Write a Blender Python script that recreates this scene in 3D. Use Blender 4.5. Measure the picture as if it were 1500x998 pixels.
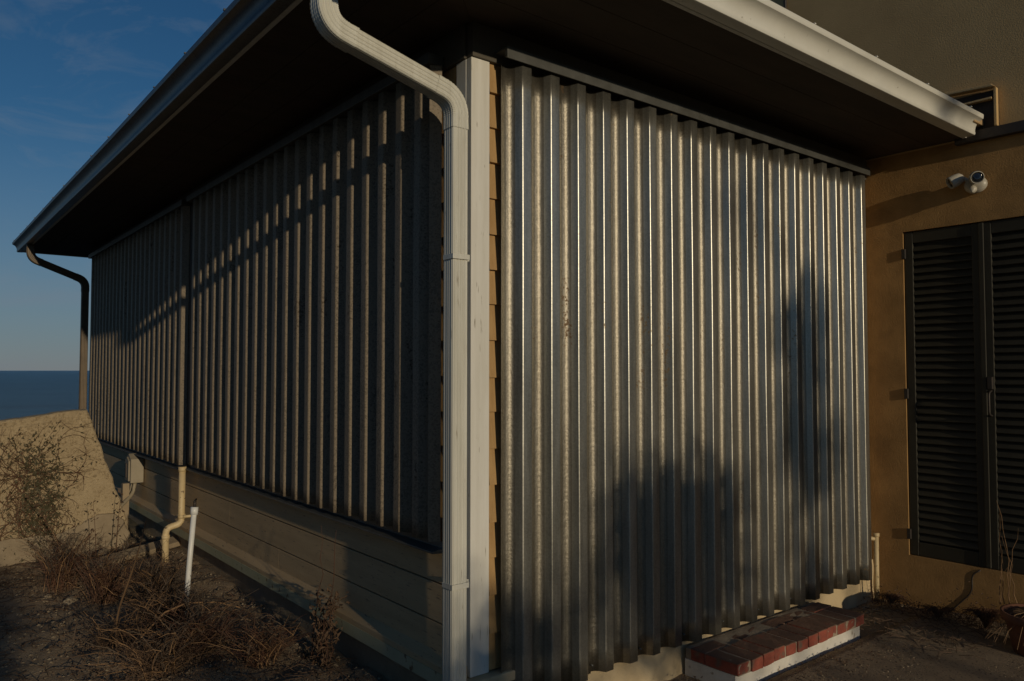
import bpy, bmesh, math, random
from mathutils import Vector, noise
random.seed(7)
for o in list(bpy.data.objects): bpy.data.objects.remove(o, do_unlink=True)
S = bpy.context.scene
COL = S.collection
R = math.radians

# ------------------------------------------------------------------ camera
cam = bpy.data.cameras.new('camera'); cam.sensor_width = 36.0
cam.lens = 36.0 * 1124 / 1500; cam.clip_start = 0.05; cam.clip_end = 60000
camo = bpy.data.objects.new('camera', cam); COL.objects.link(camo)
camo.location = (-1.93, -2.684, 1.72)
camo.rotation_euler = (R(90 + 2.24), 0, R(-38.8))
S.camera = camo

# ------------------------------------------------------------------ sky, sun, exposure
SUN = Vector((-0.102, -0.995, 0.172)).normalized()        # towards the sun
EL = math.asin(SUN.z); AZ = math.atan2(SUN.x, SUN.y)
W = bpy.data.worlds.new('World'); S.world = W; W.use_nodes = True
nt = W.node_tree; N = nt.nodes; L = nt.links
bg = N['Background']; bg.inputs['Strength'].default_value = 0.105
sky = N.new('ShaderNodeTexSky'); sky.sky_type = 'NISHITA'; sky.sun_disc = False
sky.sun_elevation = EL; sky.sun_rotation = AZ % (2 * math.pi)
sky.air_density = 1.0; sky.dust_density = 0.05; sky.ozone_density = 4.0
tc = N.new('ShaderNodeTexCoord'); mp = N.new('ShaderNodeMapping')
mp.inputs['Scale'].default_value = (2.6, 1.3, 7.0); mp.inputs['Rotation'].default_value = (0.2, 0.5, 0.5)
nz = N.new('ShaderNodeTexNoise'); nz.inputs['Scale'].default_value = 2.6; nz.inputs['Detail'].default_value = 7
nz.inputs['Roughness'].default_value = 0.62; nz.inputs['Distortion'].default_value = 0.7
rp = N.new('ShaderNodeValToRGB'); rp.color_ramp.elements[0].position = 0.5; rp.color_ramp.elements[1].position = 0.85
rp.color_ramp.elements[1].color = (0.38, 0.38, 0.38, 1)
mx = N.new('ShaderNodeMix'); mx.data_type = 'RGBA'; mx.blend_type = 'MIX'
L.new(tc.outputs['Generated'], mp.inputs[0]); L.new(mp.outputs[0], nz.inputs['Vector']); L.new(nz.outputs['Fac'], rp.inputs[0])
L.new(rp.outputs[0], mx.inputs['Factor']); hs = N.new('ShaderNodeHueSaturation'); hs.inputs['Saturation'].default_value = 1.12; L.new(sky.outputs[0], hs.inputs['Color']); L.new(hs.outputs[0], mx.inputs['A']); mx.inputs['B'].default_value = (4.6, 5.0, 5.4, 1)
sep = N.new('ShaderNodeSeparateXYZ'); L.new(tc.outputs['Generated'], sep.inputs[0])
hz_ = N.new('ShaderNodeMapRange'); hz_.inputs[1].default_value = 0.0; hz_.inputs[2].default_value = 0.30
hz_.inputs[3].default_value = 0.62; hz_.inputs[4].default_value = 0.0; hz_.interpolation_type = 'SMOOTHSTEP'
L.new(sep.outputs['Z'], hz_.inputs[0])
mh = N.new('ShaderNodeMix'); mh.data_type = 'RGBA'; L.new(hz_.outputs[0], mh.inputs['Factor']); L.new(mx.outputs['Result'], mh.inputs['A'])
mh.inputs['B'].default_value = (2.9, 3.8, 5.4, 1)
L.new(mh.outputs['Result'], bg.inputs['Color'])
sl = bpy.data.lights.new('sun', 'SUN'); sl.energy = 4.2; sl.angle = R(0.55); sl.color = (1.0, 0.84, 0.60)
so = bpy.data.objects.new('sun', sl); COL.objects.link(so)
so.rotation_euler = SUN.to_track_quat('Z', 'Y').to_euler(); so.location = (0, -20, 20)
S.view_settings.view_transform = 'Standard'; S.view_settings.look = 'None'
S.view_settings.gamma = 1.0; S.view_settings.use_curve_mapping = False
S.view_settings.exposure = -1.25

# ------------------------------------------------------------------ materials
def mat(name, base, rough=0.7, metal=0.0, spec=0.5, var=None, vscale=8.0, detail=6, bump=0.0, bscale=60.0,
        spots=None, sscale=25.0, sthr=(0.62, 0.7), stretch=(1, 1, 1), rvar=0.0, bdist=0.01):
    m = bpy.data.materials.new(name); m.use_nodes = True
    n = m.node_tree.nodes; l = m.node_tree.links
    b = n['Principled BSDF']
    b.inputs['Roughness'].default_value = rough; b.inputs['Metallic'].default_value = metal
    b.inputs['Specular IOR Level'].default_value = spec
    t = n.new('ShaderNodeTexCoord'); g = n.new('ShaderNodeMapping'); g.inputs['Scale'].default_value = stretch
    l.new(t.outputs['Object'], g.inputs[0]); vec = g.outputs[0]
    col = None
    if var:
        a = n.new('ShaderNodeTexNoise'); a.inputs['Scale'].default_value = vscale; a.inputs['Detail'].default_value = detail
        a.inputs['Roughness'].default_value = 0.65
        l.new(vec, a.inputs['Vector'])
        r = n.new('ShaderNodeMapRange'); r.inputs[1].default_value = 0.3; r.inputs[2].default_value = 0.7
        l.new(a.outputs['Fac'], r.inputs[0])
        x = n.new('ShaderNodeMix'); x.data_type = 'RGBA'
        x.inputs['A'].default_value = (*base, 1); x.inputs['B'].default_value = (*var, 1)
        l.new(r.outputs[0], x.inputs['Factor']); col = x.outputs['Result']
        if rvar:
            q = n.new('ShaderNodeMapRange'); q.inputs[1].default_value = 0.3; q.inputs[2].default_value = 0.7
            q.inputs[3].default_value = rough - rvar; q.inputs[4].default_value = rough + rvar
            l.new(a.outputs['Fac'], q.inputs[0]); l.new(q.outputs[0], b.inputs['Roughness'])
    if spots:
        a = n.new('ShaderNodeTexNoise'); a.inputs['Scale'].default_value = sscale; a.inputs['Detail'].default_value = 5
        l.new(vec, a.inputs['Vector'])
        r = n.new('ShaderNodeMapRange'); r.inputs[1].default_value = sthr[0]; r.inputs[2].default_value = sthr[1]
        l.new(a.outputs['Fac'], r.inputs[0])
        x = n.new('ShaderNodeMix'); x.data_type = 'RGBA'
        if col: l.new(col, x.inputs['A'])
        else: x.inputs['A'].default_value = (*base, 1)
        x.inputs['B'].default_value = (*spots, 1)
        l.new(r.outputs[0], x.inputs['Factor']); col = x.outputs['Result']
    if col: l.new(col, b.inputs['Base Color'])
    else: b.inputs['Base Color'].default_value = (*base, 1)
    if bump:
        a = n.new('ShaderNodeTexNoise'); a.inputs['Scale'].default_value = bscale; a.inputs['Detail'].default_value = 8
        a.inputs['Roughness'].default_value = 0.7
        l.new(vec, a.inputs['Vector'])
        u = n.new('ShaderNodeBump'); u.inputs['Strength'].default_value = bump; u.inputs['Distance'].default_value = bdist
        l.new(a.outputs['Fac'], u.inputs['Height']); l.new(u.outputs[0], b.inputs['Normal'])
    return m

def galvanised(name, base, var, rough, metal, rust, rthr, spangle=0.25, bump=0.08):
    """zinc coated steel: spangle cells, drip stains and speckled corrosion"""
    m = bpy.data.materials.new(name); m.use_nodes = True
    n = m.node_tree.nodes; l = m.node_tree.links; b = n['Principled BSDF']
    b.inputs['Metallic'].default_value = metal
    t = n.new('ShaderNodeTexCoord')
    v = n.new('ShaderNodeTexVoronoi'); v.inputs['Scale'].default_value = 150
    l.new(t.outputs['Object'], v.inputs['Vector'])
    hsv = n.new('ShaderNodeSeparateColor'); l.new(v.outputs['Color'], hsv.inputs[0])
    g = n.new('ShaderNodeMapping'); g.inputs['Scale'].default_value = (7, 7, 0.55); l.new(t.outputs['Object'], g.inputs[0])
    a = n.new('ShaderNodeTexNoise'); a.inputs['Scale'].default_value = 3.0; a.inputs['Detail'].default_value = 8; a.inputs['Roughness'].default_value = 0.7
    l.new(g.outputs[0], a.inputs['Vector'])
    add = n.new('ShaderNodeMath'); add.operation = 'MULTIPLY_ADD'; add.inputs[1].default_value = spangle
    l.new(hsv.outputs[0], add.inputs[0]); l.new(a.outputs['Fac'], add.inputs[2])
    r = n.new('ShaderNodeMapRange'); r.inputs[1].default_value = 0.35; r.inputs[2].default_value = 0.8
    l.new(add.outputs[0], r.inputs[0])
    x = n.new('ShaderNodeMix'); x.data_type = 'RGBA'; x.inputs['A'].default_value = (*base, 1); x.inputs['B'].default_value = (*var, 1)
    l.new(r.outputs[0], x.inputs['Factor'])
    # corrosion speckle
    s = n.new('ShaderNodeTexNoise'); s.inputs['Scale'].default_value = 55; s.inputs['Detail'].default_value = 6; s.inputs['Roughness'].default_value = 0.7
    l.new(t.outputs['Object'], s.inputs['Vector'])
    g2 = n.new('ShaderNodeMapping'); g2.inputs['Scale'].default_value = (5, 5, 0.8); l.new(t.outputs['Object'], g2.inputs[0])
    s2 = n.new('ShaderNodeTexNoise'); s2.inputs['Scale'].default_value = 2.2; s2.inputs['Detail'].default_value = 3
    l.new(g2.outputs[0], s2.inputs['Vector'])
    sm = n.new('ShaderNodeMath'); sm.operation = 'MULTIPLY'; l.new(s.outputs['Fac'], sm.inputs[0]); l.new(s2.outputs['Fac'], sm.inputs[1])
    rr = n.new('ShaderNodeMapRange'); rr.inputs[1].default_value = rthr; rr.inputs[2].default_value = rthr + 0.05
    l.new(sm.outputs[0], rr.inputs[0])
    y = n.new('ShaderNodeMix'); y.data_type = 'RGBA'; l.new(x.outputs['Result'], y.inputs['A']); y.inputs['B'].default_value = (*rust, 1)
    l.new(rr.outputs[0], y.inputs['Factor']); l.new(y.outputs['Result'], b.inputs['Base Color'])
    ro = n.new('ShaderNodeMapRange'); ro.inputs[3].default_value = rough; ro.inputs[4].default_value = min(rough + 0.28, 1)
    l.new(rr.outputs[0], ro.inputs[0])
    rz = n.new('ShaderNodeMath'); rz.operation = 'MULTIPLY_ADD'; rz.inputs[1].default_value = 0.18
    l.new(a.outputs['Fac'], rz.inputs[0]); l.new(ro.outputs[0], rz.inputs[2]); l.new(rz.outputs[0], b.inputs['Roughness'])
    u = n.new('ShaderNodeBump'); u.inputs['Strength'].default_value = bump; u.inputs['Distance'].default_value = 0.004
    l.new(s.outputs['Fac'], u.inputs['Height']); l.new(u.outputs[0], b.inputs['Normal'])
    return m

M = {}
M['zinc'] = galvanised('galvanised_steel', (0.30, 0.29, 0.25), (0.50, 0.485, 0.425), 0.27, 0.88, (0.30, 0.23, 0.14), 0.385, 0.2, 0.12)
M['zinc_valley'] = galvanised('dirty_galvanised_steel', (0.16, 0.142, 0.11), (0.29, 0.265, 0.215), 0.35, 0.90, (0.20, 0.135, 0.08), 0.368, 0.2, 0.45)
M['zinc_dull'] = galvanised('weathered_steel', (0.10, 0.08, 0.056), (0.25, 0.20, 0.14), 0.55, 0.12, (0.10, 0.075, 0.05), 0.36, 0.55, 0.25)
M['track'] = mat('steel_track', (0.09, 0.09, 0.08), 0.5, 0.5, var=(0.14, 0.14, 0.13), vscale=12)
M['white'] = mat('white_trim_paint', (0.75, 0.73, 0.67), 0.55, var=(0.60, 0.575, 0.50), vscale=2.5, detail=9, stretch=(7, 7, 0.6), spots=(0.26, 0.22, 0.16), sscale=16, sthr=(0.67, 0.74), bump=0.15, bscale=30)
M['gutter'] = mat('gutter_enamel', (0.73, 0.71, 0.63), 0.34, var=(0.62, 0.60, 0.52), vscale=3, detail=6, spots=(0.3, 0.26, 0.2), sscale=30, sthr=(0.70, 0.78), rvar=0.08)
M['gutter_shaded'] = mat('shaded_gutter_enamel', (0.09, 0.095, 0.10), 0.38, var=(0.05, 0.053, 0.056), vscale=9, spots=(0.03, 0.03, 0.03), sscale=70, sthr=(0.55, 0.66))  # dark copy of the cream gutter enamel, shade painted into the colour
M['spout'] = mat('downspout_enamel', (0.72, 0.71, 0.63), 0.30, var=(0.52, 0.50, 0.42), vscale=2.2, detail=9, stretch=(9, 9, 0.7), spots=(0.25, 0.21, 0.15), sscale=14, sthr=(0.66, 0.76), rvar=0.1, bump=0.05, bscale=6)
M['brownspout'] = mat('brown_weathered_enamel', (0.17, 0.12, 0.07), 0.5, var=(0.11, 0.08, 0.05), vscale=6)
M['shingle'] = mat('cedar_shingle', (0.52, 0.33, 0.14), 0.85, var=(0.36, 0.21, 0.08), vscale=6, bump=0.5, bscale=50, stretch=(4, 4, 0.6))
M['clap'] = mat('beige_clapboard', (0.54, 0.39, 0.215), 0.75, var=(0.42, 0.30, 0.16), vscale=5, bump=0.25, bscale=30, stretch=(1, 0.25, 3), spots=(0.15, 0.12, 0.08), sscale=60, sthr=(0.64, 0.7))
M['flash'] = mat('green_flashing', (0.36, 0.37, 0.23), 0.5, var=(0.44, 0.42, 0.28), vscale=7, spots=(0.16, 0.11, 0.06), sscale=20)
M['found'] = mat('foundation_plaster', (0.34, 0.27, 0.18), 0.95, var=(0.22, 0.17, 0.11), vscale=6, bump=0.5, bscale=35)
M['found_f'] = mat('cream_foundation', (0.62, 0.49, 0.30), 0.9, var=(0.46, 0.35, 0.20), vscale=5, bump=0.3, bscale=30)
M['soffit'] = mat('brown_soffit', (0.07, 0.047, 0.03), 0.8, var=(0.042, 0.029, 0.018), vscale=4, stretch=(0.4, 2, 1))
M['frieze'] = mat('frieze_paint', (0.10, 0.085, 0.06), 0.7, var=(0.07, 0.06, 0.045), vscale=6)
M['roof'] = mat('asphalt_roof', (0.07, 0.065, 0.06), 0.95, var=(0.11, 0.10, 0.09), vscale=20, bump=0.5, bscale=80)
M['stucco'] = mat('ochre_stucco', (0.50, 0.29, 0.105), 0.92, var=(0.30, 0.17, 0.06), vscale=4.5, detail=9, bump=0.7, bscale=110, spots=(0.20, 0.12, 0.05), sscale=5, sthr=(0.58, 0.95), bdist=0.008)
M['stucco_up'] = mat('upper_stucco', (0.62, 0.42, 0.19), 0.92, var=(0.50, 0.33, 0.145), vscale=2, bump=0.5, bscale=110, bdist=0.006)
M['louver'] = mat('dark_olive_paint', (0.024, 0.021, 0.013), 0.6, var=(0.036, 0.032, 0.02), vscale=9, spots=(0.035, 0.033, 0.022), sscale=40, sthr=(0.66, 0.74))
M['iron'] = mat('dark_iron', (0.035, 0.032, 0.03), 0.55, 0.3, var=(0.06, 0.045, 0.035), vscale=30)
M['plastic'] = mat('white_plastic', (0.52, 0.48, 0.40), 0.4, var=(0.42, 0.39, 0.31), vscale=12)
M['lens'] = mat('dark_glass_lens', (0.012, 0.014, 0.018), 0.08, spec=0.8)
M['pvc'] = mat('white_pvc', (0.78, 0.78, 0.76), 0.4, var=(0.66, 0.65, 0.60), vscale=8, spots=(0.35, 0.3, 0.22), sscale=30, sthr=(0.66, 0.72))
M['cream'] = mat('cream_pipe_paint', (0.66, 0.52, 0.30), 0.55, var=(0.52, 0.39, 0.2), vscale=14, spots=(0.2, 0.14, 0.08), sscale=35, sthr=(0.62, 0.68))
M['metalbox'] = mat('painted_box', (0.33, 0.28, 0.20), 0.6, var=(0.26, 0.22, 0.15), vscale=10)
M['brick'] = mat('red_brick', (0.36, 0.085, 0.05), 0.9, var=(0.20, 0.055, 0.035), vscale=14, bump=0.6, bscale=60, spots=(0.16, 0.11, 0.08), sscale=16, sthr=(0.52, 0.68))
M['mortar'] = mat('mortar', (0.42, 0.34, 0.24), 0.95, var=(0.26, 0.2, 0.14), vscale=20, bump=0.6, bscale=60)
M['whitewash'] = mat('whitewashed_concrete', (0.76, 0.73, 0.66), 0.9, var=(0.60, 0.56, 0.48), vscale=8, bump=0.5, bscale=40, spots=(0.28, 0.23, 0.17), sscale=14, sthr=(0.62, 0.68))
M['sand'] = mat('sandy_soil', (0.42, 0.31, 0.195), 0.98, var=(0.23, 0.165, 0.10), vscale=5, detail=10, bump=0.8, bscale=70, spots=(0.30, 0.235, 0.16), sscale=45, sthr=(0.55, 0.7), bdist=0.02)
def darken_far_ground(m):  # outer ground darkened to scrub tones, added to cut bounced light
    n = m.node_tree.nodes; l = m.node_tree.links; b = n['Principled BSDF']
    src = b.inputs['Base Color'].links[0].from_socket
    t = n.new('ShaderNodeTexCoord'); vl = n.new('ShaderNodeVectorMath'); vl.operation = 'LENGTH'; l.new(t.outputs['Object'], vl.inputs[0])
    a = n.new('ShaderNodeTexNoise'); a.inputs['Scale'].default_value = 0.5; a.inputs['Detail'].default_value = 8; l.new(t.outputs['Object'], a.inputs['Vector'])
    s_ = n.new('ShaderNodeMath'); s_.operation = 'MULTIPLY_ADD'; s_.inputs[1].default_value = 5.0; l.new(a.outputs['Fac'], s_.inputs[0]); l.new(vl.outputs['Value'], s_.inputs[2])
    r = n.new('ShaderNodeMapRange'); r.inputs[1].default_value = 6.5; r.inputs[2].default_value = 9.0; l.new(s_.outputs[0], r.inputs[0])
    g = n.new('ShaderNodeTexNoise'); g.inputs['Scale'].default_value = 9; g.inputs['Detail'].default_value = 8; l.new(t.outputs['Object'], g.inputs['Vector'])
    c = n.new('ShaderNodeMix'); c.data_type = 'RGBA'; c.inputs['A'].default_value = (0.035, 0.042, 0.018, 1); c.inputs['B'].default_value = (0.085, 0.072, 0.035, 1); l.new(g.outputs['Fac'], c.inputs['Factor'])
    x = n.new('ShaderNodeMix'); x.data_type = 'RGBA'; l.new(r.outputs[0], x.inputs['Factor']); l.new(src, x.inputs['A']); l.new(c.outputs['Result'], x.inputs['B']); l.new(x.outputs['Result'], b.inputs['Base Color'])
darken_far_ground(M['sand'])
M['pave'] = mat('gritty_paving', (0.34, 0.255, 0.165), 0.95, var=(0.22, 0.16, 0.105), vscale=9, detail=10, bump=1.0, bscale=130, spots=(0.07, 0.05, 0.035), sscale=70, sthr=(0.58, 0.66), bdist=0.012)
M['slab'] = mat('coarse_stucco_slab', (0.54, 0.425, 0.26), 0.95, var=(0.42, 0.32, 0.19), vscale=7, detail=9, bump=1.0, bscale=38, spots=(0.27, 0.19, 0.10), sscale=42, sthr=(0.58, 0.74), bdist=0.03)
M['stone'] = mat('broken_concrete', (0.40, 0.32, 0.21), 0.95, var=(0.26, 0.2, 0.13), vscale=12, bump=0.7, bscale=50)
M['stem'] = mat('dry_brown_stem', (0.12, 0.052, 0.025), 0.8, var=(0.06, 0.03, 0.018), vscale=5)
M['straw'] = mat('dry_straw', (0.28, 0.165, 0.075), 0.8, var=(0.17, 0.095, 0.045), vscale=6)
M['deadleaf'] = mat('dead_leaf', (0.07, 0.042, 0.025), 0.85, var=(0.12, 0.07, 0.038), vscale=9)
M['vineleaf'] = mat('olive_vine_leaf', (0.085, 0.075, 0.035), 0.7, var=(0.05, 0.042, 0.02), vscale=14)
M['leaf'] = mat('shrub_leaf', (0.06, 0.09, 0.03), 0.6, var=(0.04, 0.06, 0.02), vscale=3)
M['bark'] = mat('bark', (0.11, 0.08, 0.055), 0.95, var=(0.07, 0.05, 0.035), vscale=12, bump=0.6, bscale=30)
M['terracotta'] = mat('terracotta', (0.20, 0.085, 0.045), 0.85, var=(0.14, 0.06, 0.035), vscale=8)
M['timber'] = mat('weathered_timber', (0.055, 0.05, 0.042), 0.9, var=(0.085, 0.075, 0.06), vscale=5, bump=0.4, bscale=30, stretch=(0.3, 1, 3))
M['plank'] = mat('grey_plank', (0.36, 0.28, 0.18), 0.9, var=(0.25, 0.19, 0.12), vscale=6, bump=0.4, bscale=40)
M['rawwood'] = mat('raw_lumber', (0.46, 0.31, 0.16), 0.8, var=(0.38, 0.25, 0.12), vscale=8)
def water():
    m = bpy.data.materials.new('sea_water'); m.use_nodes = True
    n = m.node_tree.nodes; l = m.node_tree.links; b = n['Principled BSDF']
    b.inputs['Roughness'].default_value = 0.3
    t = n.new('ShaderNodeTexCoord'); g = n.new('ShaderNodeMapping'); g.inputs['Scale'].default_value = (0.006, 0.035, 0.1)
    g.inputs['Rotation'].default_value = (0, 0, 0.3)
    l.new(t.outputs['Object'], g.inputs[0])
    a = n.new('ShaderNodeTexNoise'); a.inputs['Scale'].default_value = 1.6; a.inputs['Detail'].default_value = 12; a.inputs['Roughness'].default_value = 0.85
    l.new(g.outputs[0], a.inputs['Vector'])
    c = n.new('ShaderNodeMapRange'); c.inputs[1].default_value = .36; c.inputs[2].default_value = .66; l.new(a.outputs['Fac'], c.inputs[0])
    x = n.new('ShaderNodeMix'); x.data_type = 'RGBA'; x.inputs['A'].default_value = (0.006, 0.04, 0.085, 1); x.inputs['B'].default_value = (0.035, 0.16, 0.27, 1)
    l.new(c.outputs[0], x.inputs['Factor']); l.new(x.outputs['Result'], b.inputs['Base Color'])
    u = n.new('ShaderNodeBump'); u.inputs['Strength'].default_value = 1.0; u.inputs['Distance'].default_value = 3.5
    l.new(a.outputs['Fac'], u.inputs['Height']); l.new(u.outputs[0], b.inputs['Normal'])
    return m
M['sea'] = water()

def settle_dirt(m, col):
    n = m.node_tree.nodes; l = m.node_tree.links; b = n['Principled BSDF']; src = b.inputs['Base Color'].links[0].from_socket
    ge = n.new('ShaderNodeNewGeometry'); sp = n.new('ShaderNodeSeparateXYZ'); l.new(ge.outputs['True Normal'], sp.inputs[0])
    t = n.new('ShaderNodeTexCoord'); a = n.new('ShaderNodeTexNoise'); a.inputs['Scale'].default_value = 16; a.inputs['Detail'].default_value = 8
    l.new(t.outputs['Object'], a.inputs['Vector'])
    r = n.new('ShaderNodeMapRange'); r.inputs[1].default_value = .12; r.inputs[2].default_value = .38; l.new(a.outputs['Fac'], r.inputs[0])
    u = n.new('ShaderNodeMapRange'); u.inputs[1].default_value = .12; u.inputs[2].default_value = .4; u.inputs[4].default_value = .95; l.new(sp.outputs['Z'], u.inputs[0])
    k = n.new('ShaderNodeMath'); k.operation = 'MULTIPLY'; l.new(r.outputs[0], k.inputs[0]); l.new(u.outputs[0], k.inputs[1])
    x = n.new('ShaderNodeMix'); x.data_type = 'RGBA'; l.new(k.outputs[0], x.inputs['Factor']); l.new(src, x.inputs['A']); x.inputs['B'].default_value = (*col, 1); l.new(x.outputs['Result'], b.inputs['Base Color'])
settle_dirt(M['brick'], (0.17, 0.095, 0.06))

# ------------------------------------------------------------------ helpers
def link(name, me, m, parent=None):
    o = bpy.data.objects.new(name, me); COL.objects.link(o)
    if m is not None:
        me.materials.clear(); me.materials.append(M[m])
    if parent is not None: o.parent = parent
    return o
def tag(o, label, cat, group=None, kind=None):
    if label: o['label'] = label
    if cat: o['category'] = cat
    if group: o['group'] = group
    if kind: o['kind'] = kind
    return o
def thing(name, label, cat, group=None, loc=(0, 0, 0)):
    o = bpy.data.objects.new(name, None); COL.objects.link(o); o.empty_display_size = 0.1
    return tag(o, label, cat, group)        # parts are written in world coordinates: the root stays at the origin
def raw(name, v, f, m, parent=None, smooth=False):
    me = bpy.data.meshes.new(name); me.from_pydata([tuple(p) for p in v], [], f); me.validate(); me.update()
    if smooth:
        for p in me.polygons: p.use_smooth = True
    return link(name, me, m, parent)
def bevel(o, w, seg=2):
    b = o.modifiers.new('bevel', 'BEVEL'); b.width = w; b.segments = seg; b.limit_method = 'ANGLE'; b.angle_limit = R(35)
    return o
def box(name, a, b, m, parent=None, bv=0.0):
    x0, y0, z0 = a; x1, y1, z1 = b
    v = [(x0, y0, z0), (x1, y0, z0), (x1, y1, z0), (x0, y1, z0), (x0, y0, z1), (x1, y0, z1), (x1, y1, z1), (x0, y1, z1)]
    f = [(3, 2, 1, 0), (4, 5, 6, 7), (0, 1, 5, 4), (1, 2, 6, 5), (2, 3, 7, 6), (3, 0, 4, 7)]
    o = raw(name, v, f, m, parent)
    if bv: bevel(o, bv)
    return o
def prism(name, pts, axis, lo, hi, m, parent=None, bv=0.0):
    """closed polygon pts in the two other axes, extruded along axis"""
    n = len(pts)
    def P(p, t):
        if axis == 'x': return (t, p[0], p[1])
        if axis == 'y': return (p[0], t, p[1])
        return (p[0], p[1], t)
    v = [P(p, lo) for p in pts] + [P(p, hi) for p in pts]
    f = [tuple(range(n)), tuple(range(2 * n - 1, n - 1, -1))] + [(i, i + n, (i + 1) % n + n, (i + 1) % n) for i in range(n)]
    o = raw(name, v, f, m, parent)
    bm = bmesh.new(); bm.from_mesh(o.data); bmesh.ops.recalc_face_normals(bm, faces=bm.faces); bm.to_mesh(o.data); bm.free()
    if bv: bevel(o, bv)
    return o
def tube_data(path, rad, sides=8, V=None, F=None):
    V = [] if V is None else V; F = [] if F is None else F
    path = [Vector(p) for p in path]; n = len(path); base = len(V)
    up = Vector((0.13, 0.21, 0.97)).normalized()
    for i, p in enumerate(path):
        t = (path[min(i + 1, n - 1)] - path[max(i - 1, 0)]).normalized()
        a = t.cross(up)
        if a.length < 0.05: a = t.cross(Vector((1, 0.2, 0)))
        a.normalize(); b = a.cross(t)
        r = rad[i] if isinstance(rad, (list, tuple)) else rad
        for k in range(sides):
            c = 2 * math.pi * k / sides
            V.append(p + a * (r * math.cos(c)) + b * (r * math.sin(c)))
    for i in range(n - 1):
        for k in range(sides):
            k2 = (k + 1) % sides
            F.append((base + i * sides + k, base + i * sides + k2, base + (i + 1) * sides + k2, base + (i + 1) * sides + k))
    F.append(tuple(base + k for k in range(sides))[::-1]); F.append(tuple(base + (n - 1) * sides + k for k in range(sides)))
    return V, F
def tube(name, path, rad, m, parent=None, sides=10):
    V, F = tube_data(path, rad, sides)
    o = raw(name, V, F, m, parent, True)
    return o
def rounded(path, r=0.04, seg=5):
    out = [Vector(path[0])]
    for i in range(1, len(path) - 1):
        a, b, c = Vector(path[i - 1]), Vector(path[i]), Vector(path[i + 1])
        d1 = min(r, (a - b).length * .49); d2 = min(r, (c - b).length * .49)
        p = b + (a - b).normalized() * d1; q = b + (c - b).normalized() * d2
        for k in range(seg + 1):
            t = k / seg; out.append(p * (1 - t) ** 2 + b * 2 * t * (1 - t) + q * t * t)
    out.append(Vector(path[-1])); return out
def fb(x, y, s=1.0, o=4):
    return noise.fractal(Vector((x * s, y * s, 0.37)), 0.9, 2.1, o)

# ------------------------------------------------------------------ ground, sea
def ground_z(x, y):
    left = 0.20; right = 0.115
    t = min(max((x + 0.3) / 1.2, 0), 1); z = left * (1 - t) + right * t
    if x < -0.15 and y > -1:                                   # the bank falls gently away from the wall
        z -= 0.05 * min(max((-x - 0.3) / 1.5, 0), 1.5)
    near = math.exp(-((x / 9) ** 2 + ((y - 1) / 10) ** 2))
    amp = 0.035 if x < 0.6 else 0.008
    z += near * amp * fb(x, y, 1.7) + near * (0.014 if x < 0.6 else 0.003) * fb(x + 9, y, 8.0)
    if y > 11: z -= 0.045 * (y - 11) ** 1.7
    if y < -6: z += 0.25 * fb(x * .08, y * .08, 1.0)
    return max(z, -9)
def axis_vals(lo, hi, step, far_lo, far_hi):
    v = []; a = lo
    while a <= hi: v.append(a); a += step
    d = step; a = v[-1]
    while a < far_hi: d *= 1.35; a += d; v.append(min(a, far_hi))
    d = step; a = lo; w = []
    while a > far_lo: d *= 1.35; a -= d; w.append(max(a, far_lo))
    return w[::-1] + v
gx = axis_vals(-3.2, 4.0, 0.045, -900, 900); gy = axis_vals(-2.2, 6.6, 0.045, -900, 45)
gv = [(x, y, ground_z(x, y)) for y in gy for x in gx]; nx = len(gx)
gf = [(j * nx + i, j * nx + i + 1, (j + 1) * nx + i + 1, (j + 1) * nx + i) for j in range(len(gy) - 1) for i in range(nx - 1)]
g = raw('ground', gv, gf, 'sand', None, True); g['kind'] = 'structure'
sv = [(-40000, 14, -4.2), (40000, 14, -4.2), (40000, 50000, -4.2), (-40000, 50000, -4.2)]
sea = raw('sea', sv, [(0, 1, 2, 3)], 'sea'); sea['kind'] = 'structure'

# gritty paving in front of the step, with a broken edge
pv = []; pf = []
px = [1.50 + i * 0.05 for i in range(41)]; py = [-0.40 - j * 0.06 for j in range(56)]
for y in py:
    for i, x in enumerate(px):
        xx = x + (0.10 * fb(y * 1.3, 3.1) - 0.25 * (y + 0.4) * 0 if i == 0 else 0)
        pv.append((xx if x < 3.5 else 3.50, y, 0.142 + 0.006 * fb(x, y, 3.0) + 0.003 * fb(x, y, 14)))
n0 = len(px)
for j in range(len(py) - 1):
    for i in range(n0 - 1): pf.append((j * n0 + i, (j + 1) * n0 + i, (j + 1) * n0 + i + 1, j * n0 + i + 1))
pave = raw('pavement', pv, pf, 'pave', None, True); pave['kind'] = 'structure'
sd = pave.modifiers.new('thick', 'SOLIDIFY'); sd.thickness = 0.07; sd.offset = -1

# dark timber bulkhead along the beach, its boards one by one
bk = thing('timber_bulkhead', 'dark weathered timber bulkhead between the slab and the sea', 'bulkhead')
for i in range(14):
    x = -9.5 + i * 0.62
    box('plank', (x, 10.6, 0.0), (x + 0.61, 10.66, 1.03 + 0.012 * math.sin(i * 2.1)), 'timber', bk, 0.004)
box('cap_board', (-9.5, 10.55, 1.045), (-0.84, 10.75, 1.085), 'timber', bk, 0.006)

# ------------------------------------------------------------------ the house
H = thing('beach_house', 'low beach house with wide brown eaves and white corner trim', 'house')
box('wall', (0.035, 0.035, 0.15), (3.5, 8.15, 3.3), 'clap', H)
SOF = 3.245
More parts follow.
